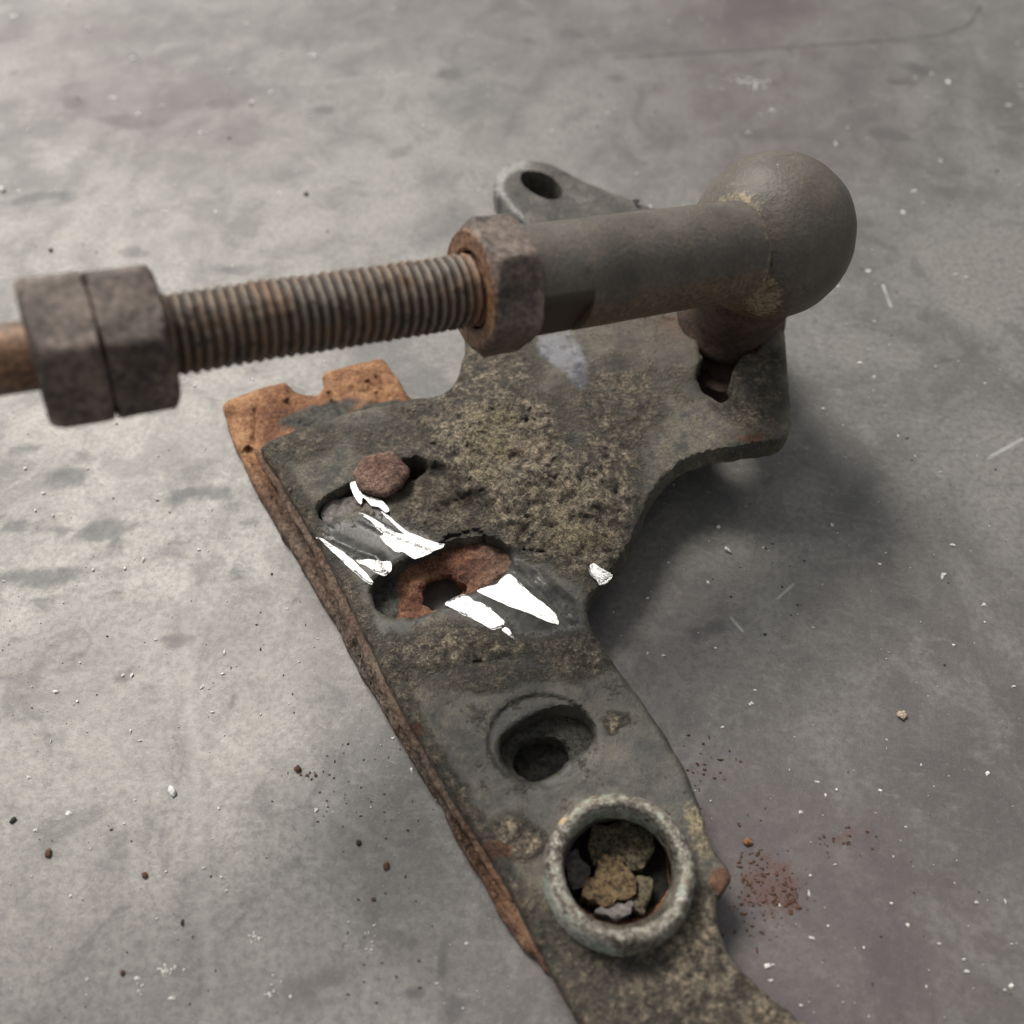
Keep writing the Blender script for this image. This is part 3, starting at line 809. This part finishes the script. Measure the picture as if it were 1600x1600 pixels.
# grey dirt on the floor of the small slot and rust scale on the floor of the large one
clod('dirt_shade_fill', [(500, 806), (506, 792), (522, 784), (545, 778), (562, 780), (560, 794), (545, 808), (520, 818), (504, 816)], .50, .05, M_CLOD_G, BR, 56, 4)
def scale_z(u, v, de):
    p = unproj(u, v, .5); X, Y = p[..., 0], p[..., 1]
    z = .42 + .24 * sm(640, 800, u) + (fbm(X * 6, Y * 6, 58, 4) - .5) * .16 - .05 * (1 - sm(0, 8, de))
    return z, {'dirt': .8 * (1 - sm(610, 640, u)), 'dull': .5 * sm(720, 780, u)}
SC = [(572, 940), (580, 905), (605, 890), (650, 866), (700, 850), (748, 842), (786, 852), (804, 870), (796, 896), (755, 925), (706, 952), (670, 968), (630, 978), (594, 972)]
slab('rust_scale', SC, [ellipse(690, 926, 35, 27, -12, 30, .14, 4)], scale_z, lambda u, v: np.full(np.shape(u), .30), M_SCALE, BR, 4, 1.5, 3, 59)

# rusty rivet in the upper slot
pr = unproj(596, 733, 1.02)
lathe('rivet_head', (pr[0], pr[1], .55), (0, -.06, 1), [(0, .30), (.26, .33), (.30, .43), (.36, .455), (.43, .43), (.47, .36), (.49, .22), (.495, .10), (.49, .01)], M_RIVET, BR, 56, None, .17, 17, 60, cap1=True)

# eyelet arm behind the joint
ARM = [(773, 302), (773, 284), (784, 264), (808, 253), (840, 253), (868, 260), (895, 275), (930, 291), (972, 308), (1010, 322), (1080, 350), (1130, 400), (1100, 480), (1000, 470), (930, 420), (880, 395), (830, 365), (795, 333)]
def arm_z(u, v, de):
    p = unproj(u, v, 1.2); X, Y = p[..., 0], p[..., 1]
    z = 1.18 + (fbm(X * 4, Y * 4, 71, 3) - .5) * .05
    eh = segdist(u, v, EYE, True)
    z = z - .07 * sm(850, 900, u)
    do = segdist(u, v, ARM, True)
    t = np.clip(do / 24.0, 0, 1)
    z = z - .26 * (1 - np.sqrt(1 - (1 - t) ** 2)) * (1 - .8 * sm(820, 900, u))
    edge = np.maximum(.62 * (1 - sm(8, 24, do)) * (1 - .9 * sm(810, 860, u)), 0.2 * (1 - sm(1, 5, eh)))
    return z, {'edge': edge}
EYE = ellipse(846, 289, 36, 18, 27, 40)
slab('eyelet_arm', ARM, [EYE], arm_z, lambda u, v: np.full(np.shape(u), .5), M_ARM, BR, 3.6, .5, 5, 3)

# glints shaped as thin dark gloss sheets, leaned to mirror the sun
def c1(p): return [(460 + x / 5.333, 680 + y / 5.333) for x, y in p]
def c2(p): return [(660 + x / 5.333, 780 + y / 5.333) for x, y in p]
FL = [c1([(180, 850), (235, 865), (340, 930), (450, 1010), (560, 1100), (660, 1220), (640, 1235), (560, 1180), (430, 1080), (320, 980), (240, 900)]),
      c1([(515, 1045), (560, 1045), (620, 1035), (720, 1050), (800, 1060), (805, 1130), (745, 1165), (690, 1140), (600, 1095), (540, 1070)]),
      c1([(540, 645), (620, 670), (720, 730), (800, 775), (880, 815), (970, 815), (1090, 865), (1200, 900), (1250, 915), (1240, 935), (1150, 975), (1080, 1010), (1000, 1030), (960, 1010), (900, 970), (860, 975), (790, 930), (740, 880), (715, 840), (740, 815), (700, 785), (640, 720), (590, 680)]),
      c1([(720, 640), (760, 655), (830, 710), (900, 770), (960, 812), (920, 812), (880, 788), (800, 715)]),
      c1([(465, 395), (515, 378), (545, 410), (580, 465), (585, 490), (640, 510), (720, 535), (790, 610), (790, 630), (760, 640), (700, 600), (640, 585), (600, 535), (570, 520), (560, 575), (520, 545), (490, 500), (470, 440)]),
      c2([(455, 760), (540, 725), (620, 700), (700, 632), (740, 635), (800, 690), (870, 750), (960, 830), (1080, 930), (1115, 975), (1140, 1040), (1060, 1030), (960, 985), (850, 935), (770, 910), (680, 875), (580, 825), (500, 790)]),
      c2([(190, 875), (260, 830), (330, 798), (370, 810), (430, 850), (490, 860), (560, 910), (640, 980), (680, 1020), (665, 1060), (620, 1070), (575, 1080), (480, 1030), (380, 975), (280, 920)]),
      c2([(665, 1090), (690, 1068), (720, 1090), (755, 1160), (730, 1150), (690, 1115)]),
      c2([(1385, 570), (1400, 540), (1440, 533), (1490, 570), (1560, 610), (1588, 640), (1560, 680), (1490, 718), (1460, 690), (1410, 620)])]
def flake(poly, i, zadd=.03, zconst=None):  # thin gloss sheet cut to the outline of one glint
    def zf(u, v, de):
        z, _ = surf(u, v)
        z = z + zadd
        if zconst is not None: z = np.full(np.shape(u), zconst) + .01 * sm(0, 5, de)
        return z, {}
    def zb(u, v):
        if zconst is not None: return np.full(np.shape(u), zconst - .02)
        return surf(u, v)[0] - .01
    return slab('glint_film', poly, [], zf, zb, M_GLINT, BR, 3.0, .8, 2, 100 + i)
for i, p in enumerate(FL):
    flake(p, i, .05 if i == 4 else .010, .87 if i == 8 else None)
flake(c1([(695, 472), (740, 460), (800, 460), (862, 443), (845, 480), (800, 499), (760, 487), (720, 490)]), 20, zconst=.86)
flake(c1([(583, 430), (610, 423), (632, 450), (600, 450)]), 21, zconst=.88)

# ------------------------------------------------------------------ ball joint rod end
P0 = unproj_d(280, 521, 10.35)
P1 = unproj_d(1197, 385, 13.75)
AX = (P1 - P0).normalized()
def s_at(u):
    lo, hi = -9.0, 12.0
    for _ in range(60):
        mid = (lo + hi) / 2
        if proj(np.array(P0 + AX * mid))[0] < u: lo = mid
        else: hi = mid
    return (lo + hi) / 2
BALL = unproj_d(1205, 370, 14.45)
STUD = Vector(unproj(1142, 492, 1.42))
ROD = empty('rod_end', (STUD.x, STUD.y, STUD.z), 'grey ball joint rod end with rusty threaded rod and hex nuts, standing over the bracket', 'rod end')
TOCAM = (Vector((0, 0, CAMH)) - (P0 + AX * 5)).normalized()
UPV = (TOCAM - AX * TOCAM.dot(AX)).normalized()          # towards the viewer
SIDE = AX.cross(UPV)                                       # up or down in the picture
print('axis', AX, 'dot', AX.dot((Vector((0, 0, CAMH)) - P0 - AX * s_at(770)).normalized()), 'len', s_at(1195), 'z', P0.z, P1.z, 'side', SIDE)

# threaded rod
def thread(name, s0, s1, r, pitch, mat, parent, n=56, per=9):
    m = int((s1 - s0) / pitch * per)
    e1, e2 = UPV, SIDE
    V = []; cr = []; ru = []
    sj = s_at(745)
    for i in range(m + 1):
        s = s0 + (s1 - s0) * i / m
        for j in range(n):
            a = 2 * math.pi * j / n
            ph = (s / pitch + a / (2 * math.pi)) % 1.0
            t = abs(ph * 2 - 1)
            prof = min(1, max(0, (t - .12) / .70))
            rr = r - .036 * (1 - prof)
            rr += (float(vnoise(s * 11, a * 6, 3)) - .5) * .026 + (float(vnoise(s * 2, a * 2, 8)) - .5) * .02
            V.append(P0 + AX * s + (e1 * math.cos(a) + e2 * math.sin(a)) * rr)
            cr.append(prof)
            ru.append(max(0, 1 - (sj - s) / .35) * .6 if s < sj else .6)
    F = []
    for i in range(m):
        for j in range(n):
            k = (j + 1) % n
            F.append([i * n + j, i * n + k, (i + 1) * n + k, (i + 1) * n + j])
    F.append(list(range(n))[::-1]); F.append([m * n + j for j in range(n)])
    return mk(name, np.array([tuple(p) for p in V]), F, mat, parent, dict(crest=cr, rust=ru), True, 70)
sA, sB = s_at(262), s_at(742)
PITCHT = (sB - sA) / 31.0
thread('threaded_rod', s_at(240), s_at(770), .462, PITCHT, M_THREAD, ROD)

# plain shank running out of the picture
def nut_attr_shank(s, a, V): return dict(rust=np.clip(.35 + .4 * np.cos(a * 1), 0, 1))
lathe('shank', P0 + AX * (s_at(40) - 5.0), AX, [(0, .01), (0, .365), (2.5, .37), (5.2, .37)], M_NUT, ROD, 40, nut_attr_shank, .015, 5, 40, up=UPV)

def hexnut(name, s0, s1, apoth, rot, mat, parent, bore, cham0=.07, cham1=.07, rustface=0.0, n=120, rough=.012, seed=0):
    L = s1 - s0
    R = apoth / math.cos(math.pi / 6)
    def hexr(a):
        b = ((a - rot) % (math.pi / 3)) - math.pi / 6
        return apoth / math.cos(b)
    prof = []
    ss = [0, .02, .05, .09, .14, .2, .3, .5, .7, .8, .86, .91, .95, .98, 1]
    V = []; at = []
    rows = []
    def row(s, rf, k):
        rows.append(len(V))
        for j in range(n):
            a = 2 * math.pi * j / n
            r = rf(a)
            r *= 1 + rough * (float(fbm(6 + 5 * math.cos(a) + s * 3, 6 + 5 * math.sin(a) + s * 2, seed, 3)) - .5) * 3
            V.append(P0 + AX * s + (UPV * math.cos(a) + SIDE * math.sin(a)) * r)
            at.append(k)
    row(s0 + .12, lambda a: bore, rustface)
    row(s0 + .03, lambda a: bore, rustface)
    row(s0 - .0, lambda a: bore + .04, rustface)
    row(s0 - .0, lambda a: (bore + apoth) / 2, rustface * .9)
    row(s0 - .0, lambda a: apoth * .90, rustface * .55)
    for f in ss:
        d0 = f * L; d1 = (1 - f) * L
        lim = min(apoth * (.94 if cham0 > .1 else .95) + d0 * (R - apoth * .95) / max(cham0, 1e-3), apoth * .95 + d1 * (R - apoth * .95) / max(cham1, 1e-3), R * .982)
        row(s0 + d0, lambda a: min(hexr(a), lim), rustface * .5 * max(0, 1 - d0 / .12))
    row(s1, lambda a: apoth * .90, .1)
    row(s1, lambda a: bore, .1)
    F = []
    for a, b in zip(rows[:-1], rows[1:]):
        for j in range(n):
            k = (j + 1) % n
            F.append([a + j, a + k, b + k, b + j])
    return mk(name, np.array([tuple(p) for p in V]), F, mat, parent, dict(rust=at), True, 28)
hexnut('hex_nut', s_at(50), s_at(153.5), .775, 0.02, M_NUT, ROD, .40, .15, .03, .55, seed=1)
hexnut('hex_nut', s_at(154), s_at(256), .768, 0.05, M_NUT, ROD, .48, .03, .09, .1, seed=2)
hexnut('jam_nut', s_at(733), s_at(806), .785, math.radians(40), M_NUT, ROD, .50, .13, .05, 1.15, seed=3)

# sleeve with a wrench flat
s0, s1 = s_at(804), s_at(1158)
fl0, fl1 = s_at(806), s_at(886)
def sl_r(s, a, r):
    s = s + s0
    # flat on the lower side
    if s < fl1:
        c = math.cos(a - FLA)
        if c > 0 and r * c > .60: return .60 / c
    return r
FLA = math.radians(62) * (1 if SIDE.z < 0 else -1)
def sl_attr(s, a, V):
    u, v = proj(V)
    sg = np.cos(a - FLA * 1.35)
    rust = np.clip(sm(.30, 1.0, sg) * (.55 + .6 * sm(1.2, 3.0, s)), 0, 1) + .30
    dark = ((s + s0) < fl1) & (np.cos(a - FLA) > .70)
    tan = sm(s1 - s0 - .30, s1 - s0 - .02, s) * .6
    return dict(rust=rust, dark=dark.astype(float) * .85, tan=tan)
n_s = 70
Ls = s1 - s0
pf = [(0, .60), (0, .70), (.03, .722)] + [(.03 + (Ls - .16) * i / n_s, .724 - .012 * i / n_s) for i in range(1, n_s + 1)] + [(Ls - .07, .70), (Ls - .02, .66), (Ls + .01, .58), (Ls + .02, .40), (Ls + .02, .01)]
# a doubled ring where the wrench flat ends keeps its shoulder crisp
k = fl1 - s0
pf = sorted(pf[:3 + n_s] + [(k - .004, .721), (k + .004, .721)], key=lambda q: q[0]) + pf[3 + n_s:]
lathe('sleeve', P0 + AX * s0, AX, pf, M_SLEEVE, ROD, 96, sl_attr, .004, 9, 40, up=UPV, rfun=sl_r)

# ball housing
def ball(name):
    nu, nv = 96, 56
    stem = (STUD - BALL).normalized()
    e1 = stem.orthogonal().normalized(); e2 = stem.cross(e1)
    V = []; F = []
    for i in range(nv + 1):
        th = math.pi * i / nv
        for j in range(nu):
            ph = 2 * math.pi * j / nu
            d = -stem * math.cos(th) + (e1 * math.cos(ph) + e2 * math.sin(ph)) * math.sin(th)
            r = 1.262 + (float(fbm(d.x * 3 + 9, d.y * 3 + d.z * 3 + 9, 44, 3)) - .5) * .03
            h = -d.dot(stem)
            if h < -.55: r *= 1 - .10 * min(1, (-.55 - h) / .25)
            V.append(BALL + d * r)
    for i in range(nv):
        for j in range(nu):
            k = (j + 1) % nu
            F.append([i * nu + j, i * nu + k, (i + 1) * nu + k, (i + 1) * nu + j])
    V = np.array([tuple(p) for p in V])
    # distance to the sleeve surface, for the rusty seam
    rel = V - np.array(P0); sa = rel @ np.array(AX); rad = np.linalg.norm(rel - sa[:, None] * np.array(AX), axis=1)
    seam = (1 - sm(.0, .40, np.abs(rad - .72))) * (1 - sm(s1 + .05, s1 + .5, sa))
    u, v = proj(V)
    tan = np.maximum(seam * .62, .85 * blob(u, v, 1192, 462, 30, 36, 0, .6))
    tan = np.maximum(tan, .72 * (1 - sm(2, 24, segdist(u, v, [(1160, 312), (1180, 345), (1192, 395), (1184, 440)]))))
    rust = .34 + .6 * blob(u, v, 1170, 480, 60, 40, 0, .7)
    return mk(name, V, F, M_SLEEVE, ROD, dict(rust=rust, tan=tan, dark=np.zeros(len(V))), True, None)
ball('ball_housing')

# stud, boot and washer between plate and housing
axs = (BALL - STUD)
h = axs.length
lathe('stud_collar', STUD - axs.normalized() * .06, axs, [(0, .30), (0, .92), (.05, .98), (.16, .99), (.22, .95), (.28, .86), (.5, .82), (.8, .84), (h - 1.0, .95), (h - .6, .9), (h - .6, .01)], M_STUD, ROD, 72, None, .02, 23, 55, cap0=True)

nc = unproj(1128, 560, .9)
lathe('stud_nut', (nc[0], nc[1], .26), (0, 0, 1), [(0, .01), (0, .72), (.08, .76), (.42, .76), (.50, .70), (.50, .40), (.62, .36), (.64, .01)], M_STUD, ROD, 72, None, .14, 29, 40,
      rfun=lambda q, a, r: min(r, .66 / math.cos(((a + .3) % (math.pi / 3)) - math.pi / 6)))

# ------------------------------------------------------------------ loose crumbs
def lump(center, r, seed, squash=.42):
    bm = bmesh.new()
    bmesh.ops.create_icosphere(bm, subdivisions=2, radius=1)
    rr = random.Random(seed)
    sx, sy = rr.uniform(.75, 1.25), rr.uniform(.75, 1.25)
    V = []
    for q in bm.verts:
        c = q.co
        k = 1 + 1.7 * (float(fbm(c.x * 1.5 + c.z + 7, c.y * 1.5 - c.z + 7, seed, 3)) - .5)
        V.append((center[0] + c.x * r * k * sx, center[1] + c.y * r * k * sy, center[2] + (c.z * k * squash + squash * .75) * r))
    F = [[x.index for x in f.verts] for f in bm.faces]
    bm.free()
    return V, F
CR = [(465, 1202, 13, M_CRUMB, 'largest brown rust crumb left of the plate, beside three specks'),
      (493, 1211, 5, M_CRUMB, 'small rust crumb just right of the largest left crumb'),
      (1410, 1118, 12, M_TAN, 'tan crumb alone on the right of the sheet'),
      (75, 1334, 9, M_CRUMB, 'round rust crumb at the far left below the pale scuff'),
      (226, 1368, 8, M_CRUMB, 'rust crumb between the far left one and the plate'),
      (603, 1354, 9, M_CRUMB, 'rust crumb close to the lower left edge of the plate'),
      (192, 1520, 7, M_CRUMB, 'rust crumb near the white grit at the lower left'),
      (20, 1282, 7, M_CRUMB_D, 'dark crumb at the very left border of the sheet'),
      (560, 1317, 8, M_CRUMB_D, 'dark crumb nearest the plate among the left crumbs'),
      (1168, 1316, 11, M_CRUMB_O, 'orange rust flake right of the brass ring'),
      (409, 769, 7, M_CRUMB_O, 'bright orange rust fleck at the left edge of the backing plate'),
      (1175, 865, 0, None, ''),
      (994, 315, 9, M_CRUMB_D, 'dark curl of dirt behind the grey sleeve'),
      (80, 391, 6, M_CRUMB_D, 'dark crumb behind the left hex nuts'),
      (478, 304, 7, M_CRUMB_D, 'dark grey crumb on the sheet behind the threaded rod'),
      (285, 1442, 6, M_CRUMB_D, 'black crumb on the lower left sheet'),
      (584, 1405, 5, M_CRUMB, 'tiny rust crumb below the one near the plate edge')]
for i, (u, v, r, mt, lab) in enumerate(CR):
    if not mt: continue
    c = unproj(u, v, 0.0)
    if lab.startswith('dark curl'): c = unproj(u, v, 1.15)
    dep = np.linalg.norm(c - np.array([0, 0, CAMH]))
    V, F = lump(c, .52 * r / FPX * dep, 200 + i)
    if lab.startswith('dark curl'): V = [(a, b, z) for a, b, z in V]
    o = mk('rust_crumb' if mt is not M_CRUMB_D else 'dirt_crumb', V, F, mt, None, None, True, None, origin=c)
    o['label'] = lab; o['category'] = 'crumb'; o['group'] = 'loose crumbs on the sheet'
# pale flakes
for u, v, r, lab in [(270, 1237, 11, 'long white paint chip on the left of the sheet'), (1137, 860, 9, 'cream chip right of the curved plate edge'), (4, 297, 9, 'white chip cut by the left border behind the nuts')]:
    c = unproj(u, v, 0.0)
    dep = np.linalg.norm(c - np.array([0, 0, CAMH]))
    V, F = lump(c, .75 * r / FPX * dep, int(u), .35)
    V = [(c[0] + (a - c[0]) * .55 + (b - c[1]) * -.55, c[1] + (b - c[1]) * .9, z) for a, b, z in V]
    o = mk('paint_chip', V, F, M_GRIT, None, None, True, None, origin=c)
    o['label'] = lab; o['category'] = 'chip'; o['group'] = 'pale chips on the sheet'

def specks(name, items, mat, label, cat):
    V = []; F = []
    rr = random.Random(5)
    for u, v, r in items:
        c = unproj(u, v, 0.0)
        if segdist(np.array([u]), np.array([v]), UP, True)[0] < 0: continue
        dep = np.linalg.norm(c - np.array([0, 0, CAMH]))
        R = .8 * r / FPX * dep
        b = len(V)
        ang = rr.uniform(0, 6.28); el = rr.uniform(.65, 1.5)
        for k in range(5):
            a = ang + k * 1.2566
            q = R * rr.uniform(.35, 1.35)
            V.append((c[0] + q * math.cos(a) * el, c[1] + q * math.sin(a) / el, -.006))
        for k in range(5):
            a = ang + k * 1.2566 + .3
            q = R * rr.uniform(.35, .7)
            V.append((c[0] + q * math.cos(a) * el, c[1] + q * math.sin(a) / el, R * rr.uniform(.15, .35)))
        for k in range(5):
            l = (k + 1) % 5
            F.append([b + k, b + l, b + 5 + l, b + 5 + k])
        F.append([b + 5 + k for k in range(5)])
    o = mk(name, V, F, mat, None, None, False)
    o['kind'] = 'stuff'; o['label'] = label; o['category'] = cat
rr = random.Random(21)
UPA = np.array(UP, float); LOA = np.array(LOWER, float)
def free(u, v):
    a = np.array([u]); b = np.array([v])
    return not (inpoly(a, b, UPA)[0] or inpoly(a, b, LOA)[0])
W = [(175, 153, 6), (386, 37, 5), (19, 25, 5.5), (440, 83, 5.5), (490, 86, 6), (207, 91, 4.5), (138, 45, 5), (393, 159, 5), (423, 144, 5), (256, 331, 5), (268, 1560, 4), (1206, 172, 4.5), (145, 890, 5), (195, 888, 4), (108, 1270, 5), (88, 1080, 5), (1135, 700, 4), (495, 1265, 5), (1375, 1235, 5), (1475, 897, 5), (1490, 852, 5), (1200, 1510, 5), (1418, 1445, 5), (1580, 1540, 5), (1012, 934, 4), (1308, 345, 5), (1357, 423, 5)]
def cluster(cu, cv, su, sv, n, r0, r1): return [(rr.gauss(cu, su), rr.gauss(cv, sv), rr.uniform(r0, r1)) for _ in range(n)]
W += cluster(1168, 128, 16, 5, 26, 1.5, 3.2) + cluster(1110, 120, 30, 6, 14, .8, 1.8) + cluster(262, 1518, 12, 5, 16, 2, 3.8) + cluster(398, 1462, 6, 5, 6, 2, 4) + cluster(430, 1550, 14, 10, 10, 1.5, 3.5)
W += cluster(220, 1548, 3, 6, 4, 2, 4) + cluster(575, 1478, 8, 14, 8, 1.6, 3) + cluster(1350, 350, 50, 30, 6, 1, 2)
for _ in range(800):
    u, v = rr.uniform(0, 1600), rr.uniform(0, 1600)
    W.append((u, v, 1.1 + 3.6 * rr.random() ** 3.5))
specks('white_grit', [q for q in W if free(q[0], q[1])], M_GRIT, 'fine white grit scattered over the grey sheet', 'grit')
R_ = cluster(1210, 1392, 30, 26, 150, .4, 2.0) + cluster(1235, 1405, 16, 9, 26, 1.5, 5.5) + cluster(1180, 1380, 10, 26, 20, 1.2, 4.5) + cluster(1205, 1370, 14, 14, 14, 1.5, 5) + cluster(1100, 1195, 22, 22, 26, 1.2, 4) + cluster(1165, 1335, 14, 30, 26, 1.5, 4) + cluster(1180, 1450, 26, 16, 18, 1.2, 4) + cluster(1330, 1315, 34, 12, 22, 1, 3.4) + cluster(480, 1208, 18, 6, 14, 1, 3.2) + cluster(540, 1250, 60, 30, 20, 1, 3)
specks('rust_dust', [q for q in R_ if free(q[0], q[1])], M_CRUMB, 'red brown rust dust sprinkled beside the brass ring', 'dust')
D_ = [(rr.uniform(0, 1600), rr.uniform(100, 1600), .8 + 2.4 * rr.random() ** 3) for _ in range(330)] + cluster(1180, 900, 60, 60, 16, 1.2, 3.4) + cluster(620, 1190, 60, 60, 16, 1.2, 3) + cluster(600, 1500, 60, 60, 12, 1.2, 3)
specks('dirt_specks', [q for q in D_ if free(q[0], q[1])], M_CRUMB_D, 'dark dirt specks scattered over the grey sheet', 'dirt')
